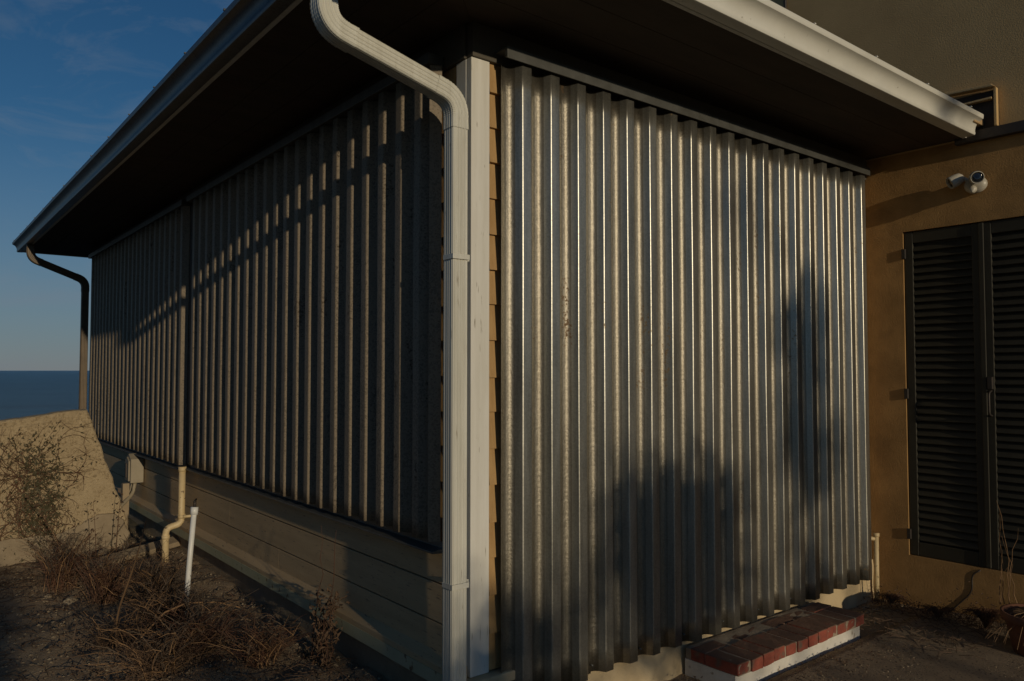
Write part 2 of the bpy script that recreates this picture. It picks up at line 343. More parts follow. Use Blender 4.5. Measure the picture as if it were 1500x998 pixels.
# foundation
raw('foundation', [(0.012, 0.012, 0), (3.5, 0.012, 0), (3.5, 8.2, 0), (0.012, 8.2, 0), (0.012, 0.012, .375), (3.5, 0.012, .375), (3.5, 8.2, .375), (0.012, 8.2, .375)],
    [(3, 2, 1, 0), (4, 5, 6, 7), (0, 1, 5, 4), (1, 2, 6, 5), (2, 3, 7, 6), (3, 0, 4, 7)], 'found', H)
# rough cream render along the front foot
V = []; F = []
nxx, nzz = 90, 9
for j in range(nzz):
    for i in range(nxx):
        x = 0.02 + i * (3.46 / (nxx - 1)); t = j / (nzz - 1); z = 0.06 + t * 0.33
        V.append((x, -0.012 - 0.03 * (1 - t) - 0.012 * fb(x, z, 5) - 0.008 * math.sin(x * 36) * (1 - t), z))
for j in range(nzz - 1):
    for i in range(nxx - 1): F.append((j * nxx + i, j * nxx + i + 1, (j + 1) * nxx + i + 1, (j + 1) * nxx + i))
raw('foundation_plaster', V, F, 'found_f', H, True)
# clapboards on the sea side (butt joints between lengths)
rows = [(0.42, [0.115, 2.065, 5.0, 8.15]), (0.595, [0.115, 2.983, 6.1, 8.15]), (0.77, [0.115, 3.6, 5.4, 8.15])]
for z, js in rows:
    for a, b in zip(js[:-1], js[1:]):
        prism('clapboard', [(0.034, z), (-0.006, z), (-0.004, z + 0.1665), (0.034, z + 0.1675)], 'y', a + 0.0015, b - 0.0015, 'clap', H, 0.0015)
# water table with green flashing below the boards
wt = prism('water_table', [(0.010, 0.36), (-0.056, 0.362), (-0.056, 0.437), (0.010, 0.472)], 'y', 0.02, 8.2, 'clap', H, 0.004)
prism('flashing', [(-0.0595, 0.350), (-0.0565, 0.350), (-0.0565, 0.408), (-0.0595, 0.408)], 'y', 0.02, 8.2, 'flash', wt)
# corner boards
fbm = box('corner_board', (-0.002, -0.004, 0.42), (0.098, 0.034, 3.09), 'white', H, 0.003)
box('corner_board', (-0.0035, 0.0345, 0.42), (0.034, 0.11, 3.09), 'white', H, 0.003)
box('sill_block', (-0.03, -0.05, 0.375), (0.30, 0.034, 0.418), 'found_f', H, 0.006)
# cedar shingles showing beside the corner boards
z = 0.43; k = 0
while z < 3.0:
    for sg in range(2):
        j1 = random.uniform(-.006, .006); w = random.uniform(0.0, 0.012)
        xs = [(0.0995, 0.172 + w), (0.174 + w, 0.31)][sg]
        pts = [(0.034, z), (-0.006 + random.uniform(0, .006), z + j1), (0.016, z + 0.175), (0.034, z + 0.175)]
        prism('shingle', pts, 'x', xs[0], xs[1], 'shingle', H, 0.001)
    if z > 0.96:
        prism('shingle', [(0.034, z), (-0.006 + random.uniform(0, .006), z + random.uniform(-.006, .006)), (0.016, z + 0.175), (0.034, z + 0.175)], 'y', 0.1115, 0.31, 'shingle', H, 0.001)
    z += 0.158; k += 1
# frieze, soffit boards, fascia, roof
box('frieze_board', (0.0, -0.012, 3.092), (3.5, 0.034, SOF), 'frieze', H, 0.003)
box('frieze_board', (-0.0125, 0.036, 3.092), (0.034, 8.16, SOF), 'frieze', H, 0.003)
ov = 0.66
edges = [0.0, 0.22, 0.44, ov]
for a, b in zip(edges[:-1], edges[1:]):          # boards run along each eave and are mitred at the corner
    a2, b2 = a + 0.0015, b - 0.0015
    raw('soffit_board', [(-a2, -a2, SOF), (3.528, -a2, SOF), (3.528, -b2, SOF), (-b2, -b2, SOF), (-a2, -a2, SOF + .018), (3.528, -a2, SOF + .018), (3.528, -b2, SOF + .018), (-b2, -b2, SOF + .018)],
        [(0, 1, 2, 3), (7, 6, 5, 4), (0, 4, 5, 1), (1, 5, 6, 2), (2, 6, 7, 3), (3, 7, 4, 0)], 'soffit', H)
    raw('soffit_board', [(-a2, -a2 + .002, SOF), (-b2, -b2 + .002, SOF), (-b2, 8.88, SOF), (-a2, 8.88, SOF), (-a2, -a2 + .002, SOF + .018), (-b2, -b2 + .002, SOF + .018), (-b2, 8.88, SOF + .018), (-a2, 8.88, SOF + .018)],
        [(0, 1, 2, 3), (7, 6, 5, 4), (0, 4, 5, 1), (1, 5, 6, 2), (2, 6, 7, 3), (3, 7, 4, 0)], 'soffit', H)
box('soffit_board', (0.0, 8.2, SOF), (3.5, 8.88, SOF + .018), 'soffit', H)
box('fascia_board', (-0.662, -0.685, 3.236), (3.5, -0.662, 3.40), 'white', H, 0.002)
box('fascia_board', (-0.685, -0.662, 3.236), (-0.662, 8.90, 3.40), 'white', H, 0.002)
box('fascia_board', (-0.661, 8.882, 3.236), (3.5, 8.905, 3.40), 'white', H, 0.002)
rx0, ry0, ry1 = -0.72, -0.72, 8.95
raw('roof', [(rx0, ry0, 3.405), (3.5, ry0, 3.405), (3.5, ry1, 3.405), (rx0, ry1, 3.405), (3.5, 3.2, 4.25), (3.5, 5.0, 4.25)],
    [(3, 2, 1, 0), (0, 1, 4), (0, 4, 5, 3), (3, 5, 2), (1, 2, 5, 4)], 'roof', H)

# ------------------------------------------------------------------ gutters
prof = [(.688, 3.385), (.688, 3.236), (.735, 3.234), (.746, 3.237), (.750, 3.246), (.7475, 3.256), (.748, 3.270), (.752, 3.286),
        (.760, 3.302), (.772, 3.315), (.787, 3.324), (.797, 3.328), (.799, 3.334), (.800, 3.352), (.797, 3.357), (.786, 3.357), (.785, 3.348)]
def gutter(name, side, end, m, label):
    t = thing(name, label, 'gutter', 'eave gutters')
    V = []; n = len(prof); F = []; K = 24
    for k in range(K + 1):
        for (o, z) in prof:
            s = -o + (end + o) * k / K
            dz = 0.0025 * math.sin(s * 1.3 + o)
            V.append((s, -o, z + dz) if side == 'front' else (-o, s, z + dz))
    for k in range(K):
        for i in range(n - 1):
            q = (k * n + i, k * n + i + 1, (k + 1) * n + i + 1, (k + 1) * n + i)
            F.append(q if side == 'front' else q[::-1])
    o = raw('trough', V, F, m, t, True)
    s = o.modifiers.new('thick', 'SOLIDIFY'); s.thickness = 0.0015; s.offset = -1
    e = o.modifiers.new('split', 'EDGE_SPLIT'); e.split_angle = R(40)
    # end cap
    pts = [(p[0], p[1]) for p in prof[:-1]]
    if side == 'front': prism('end_cap', [(-p[0], p[1]) for p in pts], 'x', end + 0.0005, end + 0.003, m, t)
    else: prism('end_cap', [(-p[0], p[1]) for p in pts], 'y', end + 0.0005, end + 0.003, m, t)
    s = 0.2
    while s < end:
        h = random.uniform(.004, .009)
        if side == 'front': box('hanger', (s, -0.803, 3.358), (s + .012, -0.69, 3.360 + h), m, t, 0.001)
        else: box('hanger', (-0.803, s, 3.358), (-0.69, s + .012, 3.360 + h), m, t, 0.001)
        s += 0.61
    return t
gutter('gutter', 'front', 3.445, 'gutter', 'cream white gutter in sunlight above the bright metal shutter')
gutter('gutter', 'left', 8.90, 'gutter_shaded', 'grey shaded gutter along the eave against the blue sky')

# ------------------------------------------------------------------ downspouts
def spout_section(hx, hy, flutes=True):
    """fluted rectangle (half sizes), list of (n, y)"""
    pts = []
    def side(ax, ay, bx, by, nxv, nyv):
        L_ = math.hypot(bx - ax, by - ay); k = 22
        for i in range(k):
            t = i / k
            d = 0.0
            c = t * 5.0
            fr = c - math.floor(c)
            if flutes and 0.08 < t < 0.92: d = -0.0032 if 0.32 < fr < 0.68 else 0.0
            r = 0.010
            e = min(t, 1 - t) * L_
            if e < r: d -= (r - math.sqrt(max(r * r - (r - e) ** 2, 0))) * 0.6
            pts.append((ax + (bx - ax) * t + nxv * d, ay + (by - ay) * t + nyv * d))
    side(-hx, -hy, hx, -hy, 0, -1); side(hx, -hy, hx, hy, 1, 0); side(hx, hy, -hx, hy, 0, 1); side(-hx, hy, -hx, -hy, -1, 0)
    return pts
def sweep(name, path, yc, hx, hy, m, parent, crimp=None, flutes=True, grow=0.0):
    """path: (x,z) points in a plane y=yc"""
    sec = spout_section(hx + grow, hy + grow, flutes); n = len(sec); V = []; F = []
    for i, p in enumerate(path):
        a = Vector(path[max(i - 1, 0)]); b = Vector(path[min(i + 1, len(path) - 1)]); t = (b - a).normalized()
        nv = Vector((-t.y, t.x))                               # in-plane normal
        sc = 1.0
        if crimp: sc = 1.0 + crimp[i]
        for (q, w) in sec: V.append((p[0] + nv.x * q * sc, yc + w * sc, p[1] + nv.y * q * sc))
    for i in range(len(path) - 1):
        for k in range(n):
            F.append((i * n + k, i * n + (k + 1) % n, (i + 1) * n + (k + 1) % n, (i + 1) * n + k))
    o = raw(name, V, F, m, parent, True)
    bm = bmesh.new(); bm.from_mesh(o.data); bmesh.ops.recalc_face_normals(bm, faces=bm.faces); bm.to_mesh(o.data); bm.free()
    e = o.modifiers.new('split', 'EDGE_SPLIT'); e.split_angle = R(28)
    return o
def arc(p0, corner, p1, seg):
    return [(p0[0] * (1 - t) ** 2 + 2 * corner[0] * t * (1 - t) + p1[0] * t * t, p0[1] * (1 - t) ** 2 + 2 * corner[1] * t * (1 - t) + p1[1] * t * t) for t in [i / seg for i in range(seg + 1)]]
def downspout(label, yc, xb, xt, zb, z_slope_lo, z_slope_hi, m, hx=0.039, hy=0.038):
    t = thing('downspout', label, 'downspout', 'downspouts on the sea side')
    # lower straight, lower elbow, sloped run, upper elbow, outlet
    d = Vector((xt - xb, z_slope_hi - z_slope_lo)).normalized(); r = 0.085
    lo_c = (xb, z_slope_lo); hi_c = (xt, z_slope_hi)
    a0 = (xb, z_slope_lo - r); a1 = (xb + d.x * r, z_slope_lo + d.y * r)
    b0 = (xt - d.x * r, z_slope_hi - d.y * r); b1 = (xt, z_slope_hi + r)
    sweep('pipe', [(xb, zb + (a0[1] - zb) * i / 8) for i in range(9)], yc, hx, hy, m, t)
    pl = arc(a0, lo_c, a1, 26); cr = [0.030 * (i % 2) + 0.004 for i in range(27)]
    ext = [(a0[0], a0[1] - 0.05)] + pl + [(a1[0] + d.x * .035, a1[1] + d.y * .035)]
    sweep('elbow', ext, yc, hx, hy, m, t, [0.03] + cr + [0.03], True, 0.0018)
    sweep('sloped_pipe', [(a1[0] + (b0[0] - a1[0]) * i / 6, a1[1] + (b0[1] - a1[1]) * i / 6) for i in range(7)], yc, hx, hy, m, t)
    pu = arc(b0, hi_c, b1, 26)
    ext = [(b0[0] - d.x * .04, b0[1] - d.y * .04)] + pu + [(xt, SOF - 0.012)]
    sweep('elbow', ext, yc, hx, hy, m, t, [0.03] + cr + [0.03], True, 0.0018)
    return t
sp = downspout('cream fluted downspout bending from the eave down the white corner board', 0.0, -0.081, -0.690, 0.10, 2.885, 3.035, 'spout')
for z in (2.20, 0.826):
    st = [(-0.124, 0.030), (-0.124, -0.0455), (-0.038, -0.0455), (-0.038, 0.0), (-0.012, -0.006)]
    V = []; F = []
    for (x, y) in st: V += [(x, y, z - 0.011), (x, y, z + 0.011)]
    for i in range(len(st) - 1): F.append((2 * i, 2 * i + 2, 2 * i + 3, 2 * i + 1))
    o = raw('strap', V, F, 'spout', sp); sd = o.modifiers.new('thick', 'SOLIDIFY'); sd.thickness = 0.003
    bevel(o, 0.0015)
downspout('shaded downspout at the far seaward end of the eave', 8.10, -0.10, -0.69, 0.12, 2.84, 3.07, 'brownspout')

# ------------------------------------------------------------------ corrugated storm shutters
FL, RUN, DEP = 0.054, 0.031, 0.050
def corr_profile(s0, s1, edge):
    """(s, d): position along the wall and outward offset; 'edge' is where one proud flat starts"""
    P_ = 2 * (FL + RUN)
    pts = []
    k = math.floor((s0 - edge) / P_) - 1
    corners = []
    while edge + k * P_ < s1 + P_:
        e = edge + k * P_
        corners += [(e, DEP), (e + FL, DEP), (e + FL + RUN, 0.0), (e + 2 * FL + RUN, 0.0)]; k += 1
    for i in range(1, len(corners) - 1):
        a, b, c = Vector(corners[i - 1]), Vector(corners[i]), Vector(corners[i + 1])
        r = 0.006 if b.y > DEP * .5 else 0.023
        p = b + (a - b).normalized() * r; q = b + (c - b).normalized() * r
        for t in (0, .2, .4, .6, .8, 1):
            v = p * (1 - t) ** 2 + b * 2 * t * (1 - t) + q * t * t
            pts.append((v.x, v.y))
        if i < len(corners) - 2:                                 # flats are very slightly dished
            n_ = Vector(corners[i + 1]); mid = (b + n_) / 2
            sg = 0.0009 if abs(n_.y - b.y) < 1e-6 else 0.0004
            pts.append((mid.x, mid.y - sg))
    def at(s):
        for p, q in zip(pts[:-1], pts[1:]):
            if p[0] <= s <= q[0]: return (s, p[1] + (q[1] - p[1]) * (s - p[0]) / max(q[0] - p[0], 1e-6))
    return [at(s0)] + [p for p in pts if s0 + 1e-4 < p[0] < s1 - 1e-4] + [at(s1)]
def sheet(parent, wall, s0, s1, edge, z0, z1, off, m, seed):
    pr = corr_profile(s0, s1, edge); n = len(pr); V = []; F = []; K = 26
    rnd = random.Random(seed); lean = 0.0; zj = rnd.uniform(-.006, .006)
    for j in range(K + 1):
        t = j / K
        for (s, d) in pr:
            z = z0 + zj * (1 - t) + (z1 - z0) * t
            wob = 0.0022 * noise.noise(Vector((s * 2.2, z * 1.1, 3.1))) + lean * (1 - t)
            ws = s + 0.0016 * noise.noise(Vector((1.7, z * 0.9, s * 1.3)))
            o = -(off + d + wob)
            V.append((ws, o, z) if wall == 'front' else (o, ws, z))
    for j in range(K):
        for i in range(n - 1):
            q = (j * n + i, j * n + i + 1, (j + 1) * n + i + 1, (j + 1) * n + i)
            F.append(q if wall == 'front' else q[::-1])
    ob = raw('sheet', V, F, m, parent, True)
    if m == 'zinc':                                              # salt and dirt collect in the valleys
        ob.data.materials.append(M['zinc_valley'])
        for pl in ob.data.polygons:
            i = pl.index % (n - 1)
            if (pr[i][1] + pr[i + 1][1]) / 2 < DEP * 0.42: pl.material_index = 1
    sd = ob.modifiers.new('thick', 'SOLIDIFY'); sd.thickness = 0.0012; sd.offset = -1
    return ob
def shutter(label, wall, s0, s1, edge, z0, z1, m, ribs):
    t = thing('storm_shutter', label, 'shutter', 'corrugated storm shutters')
    P_ = 2 * (FL + RUN); a = s0; i = 0
    while a < s1 - 0.05:
        # sheets lap in the valleys
        b = edge + P_ * (math.floor((a - edge) / P_ + 0.5) + ribs) - 0.075
        if s1 - b < 0.2: b = s1
        sheet(t, wall, a, b + (0.024 if b < s1 else 0), edge, z0, z1, 0.030 + 0.0018 * (i % 2), m, i + (0 if wall == 'front' else 40) + int(s0 * 10))
        a = b; i += 1
    return t
ZT = 3.084
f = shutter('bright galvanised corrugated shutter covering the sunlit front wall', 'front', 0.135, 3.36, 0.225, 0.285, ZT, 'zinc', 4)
box('header_track', (0.122, -0.098, 3.092), (3.372, -0.083, 3.137), 'track', f, 0.002)
box('top_flange', (0.122, -0.0825, 3.128), (3.372, -0.013, 3.137), 'track', f, 0.001)
box('header_lip', (0.122, -0.102, 3.086), (3.372, -0.0985, 3.139), 'track', f, 0.001)
def wing(parent, x, z, wall, m='track'):
    # wing-nut stud
    V, F = tube_data([(x, -0.03, z), (x, -0.05, z)] if wall == 'front' else [(-0.03, x, z), (-0.05, x, z)], 0.005, 8)
    return raw('stud', V, F, m, parent, True)
for k in range(0, 19, 2): wing(f, 0.339 + 0.17 * k, 0.325, 'front')
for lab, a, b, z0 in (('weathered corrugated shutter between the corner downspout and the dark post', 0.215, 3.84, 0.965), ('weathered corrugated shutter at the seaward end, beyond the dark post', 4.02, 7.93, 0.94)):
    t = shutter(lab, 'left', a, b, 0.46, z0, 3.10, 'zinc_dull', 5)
    box('header_track', (-0.098, a - 0.02, 3.102), (-0.0135, b + 0.02, 3.15), 'track', t, 0.002)
    prism('sill_track', [(-0.02, z0 - 0.05), (-0.085, z0 - 0.045), (-0.085, z0 - 0.036), (-0.03, z0 - 0.028), (-0.03, z0 + .0), (-0.02, z0 + .0)], 'y', a - 0.05, b + 0.02, 'track', t, 0.001)
    raw('flange', [(-0.03, a - .03, z0), (-0.078, a - .002, z0), (-0.078, a - .002, 3.1), (-0.03, a - .03, 3.1)], [(0, 1, 2, 3)], 'zinc_dull', t).modifiers.new('thick', 'SOLIDIFY').thickness = 0.0012
box('mullion_post', (-0.03, 3.85, 0.95), (0.034, 3.98, 3.09), 'timber', H, 0.003)

# ------------------------------------------------------------------ ochre building
T = thing('stucco_building', 'tall ochre stucco building meeting the right end of the low house', 'building')
WX = 3.53
oy0, oy1, oz0, oz1 = -1.225, -0.245, 0.455, 2.685      # opening for the louvres
def wall_with_hole(name, y0, y1, z0, z1, m):
    dpt = 0.058
    ys = [y0, oy0, oy1, y1]; zs = [z0, oz0, oz1, z1]
    V = [(WX, y, z) for z in zs for y in ys]; F = []
    for j in range(3):
        for i in range(3):
            if i == 1 and j == 1: continue
            F.append((j * 4 + i + 1, j * 4 + i, (j + 1) * 4 + i, (j + 1) * 4 + i + 1))
    b = len(V)
    V += [(WX + dpt, oy0, oz0), (WX + dpt, oy1, oz0), (WX + dpt, oy1, oz1), (WX + dpt, oy0, oz1)]
    c = [5, 6, 10, 9]
    for k in range(4): F.append((c[k], c[(k + 1) % 4], b + (k + 1) % 4, b + k))
    F.append((b + 3, b + 2, b + 1, b))
    b2 = len(V)                                                    # rest of the block
    V += [(WX + 4, y0, z0), (WX + 4, y1, z0), (WX + 4, y1, z1), (WX + 4, y0, z1)]
    F += [(0, 12, 15 + b2 - b2, 12) for _ in []]
    F += [(b2, b2 + 1, b2 + 2, b2 + 3), (0, b2, b2 + 3, 12), (3, 15, b2 + 2, b2 + 1), (12, b2 + 3, b2 + 2, 15)]
    return raw(name, V, F, m, T)
wall_with_hole('wall', -2.7, 7.0, -0.1, 3.235, 'stucco')
box('upper_wall', (WX - 0.004, -2.7, 3.2355), (WX + 4, 7.0, 6.4), 'stucco_up', T)
box('ledge', (WX - 0.05, -2.75, 3.205), (WX - 0.0045, -0.61, 3.272), 'iron', T, 0.004)
# broken scupper opening above the ledge
sc = thing('roof_scupper', 'dark broken scupper box with a raw lumber end above the ledge', 'scupper')
box('back_plate', (WX - 0.012, -0.85, 3.276), (WX - 0.005, -0.56, 3.52), 'soffit', sc, 0.002)
prism('hood', [(-0.86, 3.525), (-0.84, 3.545), (-0.55, 3.565), (-0.55, 3.545)], 'x', WX - 0.07, WX - 0.0125, 'stucco_up', sc, 0.004)
box('side_cheek', (WX - 0.045, -0.862, 3.277), (WX - 0.0125, -0.845, 3.523), 'stucco_up', sc, 0.003)
box('shelf', (WX - 0.05, -0.835, 3.455), (WX - 0.0125, -0.57, 3.468), 'stucco_up', sc, 0.002)
box('lumber_end', (WX - 0.16, -0.775, 3.30), (WX - 0.0125, -0.71, 3.335), 'rawwood', sc, 0.003)
tg = tube('roof_cable', [(WX - 0.015, 0.62, 3.5), (WX - 0.02, 0.62, 4.3), (WX - 0.012, 0.625, 5.4), (WX - 0.015, 0.62, 6.38)], 0.012, 'iron'); tag(tg, 'dark vertical cable on the upper stucco wall above the gutter', 'cable')

# louvred shutters
def louvre(label, ya, yb, hinge_side):
    t = thing('louvred_shutter', label, 'shutter', 'louvred door shutters')
    x0, x1 = WX + 0.010, WX + 0.044; st = 0.055
    box('stile', (x0, ya, oz0 + .004), (x1, ya + st, oz1 - .006), 'louver', t, 0.004)
    box('stile', (x0, yb - st, oz0 + .004), (x1, yb, oz1 - .006), 'louver', t, 0.004)
    box('rail', (x0 + .002, ya + st, oz0 + .004), (x1, yb - st, oz0 + .095), 'louver', t, 0.004)
    box('rail', (x0 + .002, ya + st, oz1 - .085), (x1, yb - st, oz1 - .006), 'louver', t, 0.004)
    za, zb_ = oz0 + .105, oz1 - .092; n = 40; pz = (zb_ - za) / n
    me = None
    for i in range(n):
        zc = za + (i + .5) * pz
        if me is None:
            o = prism('slat', [(WX + 0.014, -0.024), (WX + 0.0125, -0.018), (WX + 0.036, 0.024), (WX + 0.040, 0.020)], 'y', ya + st, yb - st, 'louver', t, 0.0015)
            me = o.data; o.location.z = zc
        else:
            o = link('slat', me, None, t); bevel(o, 0.0015); o.location.z = zc; o.rotation_euler.x = random.uniform(-.004, .004)
    box('backing', (WX + 0.046, ya, oz0 + .004), (WX + 0.052, yb, oz1 - .006), 'louver', t)
    return t
lv = louvre('dark olive louvred shutter leaf hinged beside the metal storm shutter', -0.732, -0.250, 1)
lv2 = louvre('dark olive louvred shutter leaf with the latch, away from the metal shutter', -1.222, -0.738, -1)
for z in (0.60, 1.56, 2.53):
    h = box('hinge', (WX - 0.011, -0.262, z - 0.035), (WX + 0.0095, -0.236, z + 0.035), 'iron', lv, 0.003)
box('astragal', (WX - 0.002, -0.752, oz0 + .006), (WX + 0.0095, -0.722, oz1 - .008), 'louver', lv2, 0.004)
box('latch', (WX - 0.02, -0.79, 1.60), (WX + 0.0095, -0.760, 1.68), 'iron', lv2, 0.004)
tube('handle', rounded([(WX + 0.009, -0.775, 1.59), (WX - 0.035, -0.775, 1.58), (WX - 0.035, -0.775, 1.44), (WX + 0.009, -0.775, 1.43)], 0.02), 0.006, 'iron', lv2)

# twin-head security light
def lathe(prof_, n=20):
    V = []; F = []
    for (r, h) in prof_:
        for k in range(n):
            a = 2 * math.pi * k / n; V.append(Vector((r * math.cos(a), r * math.sin(a), h)))
    for i in range(len(prof_) - 1):
        for k in range(n): F.append((i * n + k, i * n + (k + 1) % n, (i + 1) * n + (k + 1) % n, (i + 1) * n + k))
    F.append(tuple(range(n))[::-1]); F.append(tuple(range((len(prof_) - 1) * n, len(prof_) * n)))
    return V, F
def aimed(name, prof_, pos, d, m, parent, scale=(1, 1, 1)):
    V, F = lathe(prof_); q = Vector(d).to_track_quat('Z', 'Y')
    return raw(name, [Vector(pos) + q @ Vector((v.x * scale[0], v.y * scale[1], v.z * scale[2])) for v in V], F, m, parent, True)
sec = thing('security_light', 'small white twin-head security light on the ochre wall', 'light')
LC = Vector((WX, -0.72, 2.945))
aimed('base', [(0.052, 0.0), (0.056, 0.012), (0.052, 0.03), (0.036, 0.046), (0.0, 0.052)], LC + Vector((-0.001, 0, -0.02)), (-1, 0, 0), 'plastic', sec, (1.25, 1.0, 1))
headp = [(0.018, -0.055), (0.034, -0.04), (0.040, -0.01), (0.041, 0.03), (0.039, 0.037), (0.036, 0.037), (0.034, 0.026), (0.0, 0.024)]
lensp = [(0.0335, 0.0265), (0.026, 0.031), (0.0, 0.033)]
for pos, d in ((LC + Vector((-0.07, 0.105, 0.018)), (-0.55, 0.62, -0.42)), (LC + Vector((-0.085, -0.028, 0.012)), (-0.80, -0.52, -0.22))):
    hd = aimed('lamp_head', headp, pos, d, 'plastic', sec); aimed('lens', lensp, pos, d, 'lens', hd)
    tube('arm', [LC + Vector((-0.03, 0.02 if pos.y > LC.y else -.01, 0)), pos - Vector(d).normalized() * .045], 0.013, 'plastic', sec)
aimed('motion_sensor', [(0.022, -0.02), (0.026, 0.0), (0.02, 0.018), (0.0, 0.026)], LC + Vector((-0.055, 0.005, -0.055)), (-0.7, -0.15, -0.6), 'plastic', sec)

# ------------------------------------------------------------------ brick step
bs = thing('brick_step', 'low red brick step on a whitewashed base below the metal shutter', 'step')
V = []; F = []
for i in range(27):
    x = 1.36 + i * (1.25 / 26)
    for (y, z) in ((-0.362 + .006 * fb(x, 1, 6), 0.10), (-0.358 + .004 * fb(x, 2, 6), 0.203), (-0.05, 0.203), (-0.05, 0.10)): V.append((x, y, z))
for i in range(26):
    for k in range(4): F.append((i * 4 + k, (i + 1) * 4 + k, (i + 1) * 4 + (k + 1) % 4, i * 4 + (k + 1) % 4))
F += [(0, 1, 2, 3), (107, 106, 105, 104)]
raw('base', V, F, 'whitewash', bs)
box('mortar_bed', (1.362, -0.379, 0.2035), (2.62, -0.052, 0.2625), 'mortar', bs, 0.004)
def rough_box(name, a, b, m, parent, j=0.004):
    o = box(name, a, b, m, parent)
    bm = bmesh.new(); bm.from_mesh(o.data); bmesh.ops.subdivide_edges(bm, edges=bm.edges, cuts=2, use_grid_fill=True)
    for v in bm.verts: v.co += Vector((random.uniform(-j, j), random.uniform(-j, j), random.uniform(-j, j))) * .7
    bm.to_mesh(o.data); bm.free(); bevel(o, 0.004); return o
n = 12; pw = 1.275 / n
for i in range(n):
    x = 1.352 + i * pw; dz = random.uniform(-.004, .004); dy = random.uniform(-.006, .006)
    rough_box('brick', (x + .006, -0.385 + dy, 0.206), (x + pw - .006, -0.187 + dy, 0.268 + dz), 'brick', bs, 0.003)
for i in range(6):
    x = 1.352 + i * 2 * pw; dz = random.uniform(-.005, .004)
    rough_box('brick', (x + .006, -0.178, 0.206), (x + 2 * pw - .006, -0.088, 0.266 + dz), 'brick', bs, 0.003)

# ------------------------------------------------------------------ pipes, box, slab on the left
dp = thing('drain_pipe', 'cream pipe with a double elbow below the dark post', 'pipe')
tube('pipe', rounded([(-0.10, 3.84, 0.945), (-0.10, 3.84, 0.49), (-0.215, 3.85, 0.465), (-0.215, 3.85, 0.12)], 0.045), 0.026, 'cream', dp, 12)
for p, q in (((-0.10, 3.84, 0.565), (-0.10, 3.84, 0.53)), ((-0.215, 3.85, 0.41), (-0.215, 3.85, 0.38)), ((-.10, 3.84, .945), (-.10, 3.84, .905))): tube('collar', [p, q], 0.0315, 'cream', dp, 12)
tube('bracket', [(0.0, 3.79, 0.55), (-0.10, 3.80, 0.55)], 0.012, 'cream', dp, 8)
sp_ = thing('standpipe', 'leaning white plastic standpipe with a dark tap top in the weeds', 'standpipe')
tube('pipe', [(-0.475, 2.40, 0.10), (-0.462, 2.37, 0.50), (-0.44, 2.36, 0.83)], 0.0165, 'pvc', sp_, 12)
tube('cap', [(-0.4405, 2.36, 0.815), (-0.4375, 2.36, 0.862)], 0.0235, 'pvc', sp_, 12)
tube('tap', [(-0.4375, 2.36, 0.862), (-0.436, 2.36, 0.90)], 0.009, 'iron', sp_, 8)
tube('tap_lever', [(-0.450, 2.33, 0.899), (-0.42, 2.39, 0.905)], 0.006, 'iron', sp_, 8)
jb = thing('meter_box', 'small gabled utility box with conduits on the clapboards', 'utility box')
prism('case', [(5.43, 0.63), (5.43, 0.86), (5.53, 0.91), (5.63, 0.86), (5.63, 0.63)], 'x', -0.13, -0.012, 'metalbox', jb, 0.006)
prism('cover', [(5.455, 0.65), (5.455, 0.84), (5.53, 0.88), (5.605, 0.84), (5.605, 0.65)], 'x', -0.145, -0.1305, 'metalbox', jb, 0.004)
box('hasp', (-0.16, 5.50, 0.68), (-0.1455, 5.53, 0.82), 'iron', jb, 0.003)
tube('conduit', rounded([(-0.07, 5.50, 0.64), (-0.09, 5.50, 0.52), (-0.30, 5.30, 0.38), (-0.42, 5.2, 0.15)], 0.08), 0.018, 'metalbox', jb)
tube('conduit', rounded([(-0.07, 5.58, 0.64), (-0.10, 5.58, 0.50), (-0.40, 5.46, 0.42), (-0.55, 5.4, 0.15)], 0.08), 0.016, 'metalbox', jb)
pst = box('wooden_post', (-0.19, 5.46, 0.10), (-0.13, 5.53, 0.63), 'plank', None, 0.006); tag(pst, 'short wooden post standing under the utility box', 'post')

sl_ = thing('concrete_slab', 'thick cream stucco slab with a slanting edge in front of the sea', 'slab')
prof_s = [(-3.6, 1.02), (-2.6, 1.17), (-1.9, 1.25), (-1.26, 1.315), (-0.95, 1.36), (-0.64, 1.39), (-0.555, 1.14), (-0.46, 0.85), (-0.385, 0.63), (-0.31, 0.42), (-0.29, 0.30), (-0.40, 0.17), (-0.62, 0.09), (-1.2, 0.05), (-3.6, 0.0)]
def poly_slab(name, pts, y0, y1, m, parent, rough):
    # dense outline so the edges can be chipped
    out = []
    for i in range(len(pts)):
        a = Vector(pts[i]); b = Vector(pts[(i + 1) % len(pts)]); k = max(1, int((b - a).length / 0.03))
        for j in range(k):
            p = a + (b - a) * j / k; out.append((p.x + rough * fb(p.x * 4, p.y * 4, 2), p.y + rough * fb(p.x * 4 + 7, p.y * 4, 2)))
    n = len(out); V = []
    ins = 0.012; c = Vector((-1.6, 0.7))
    for (y, s) in ((y0, ins), (y0 + ins, 0), (y1 - ins, 0), (y1, ins)):
        for q in out:
            d = (c - Vector(q)).normalized() * s; V.append((q[0] + d.x, y, q[1] + d.y))
    F = [tuple(range(n)), tuple(range(4 * n - 1, 3 * n - 1, -1))]
    for r in range(3): F += [(r * n + i, (r + 1) * n + i, (r + 1) * n + (i + 1) % n, r * n + (i + 1) % n) for i in range(n)]
    o = raw(name, V, F, m, parent)
    bm = bmesh.new(); bm.from_mesh(o.data); bmesh.ops.recalc_face_normals(bm, faces=bm.faces); bm.to_mesh(o.data); bm.free()
    return o
poly_slab('panel', prof_s, 4.70, 4.88, 'slab', sl_, 0.012)
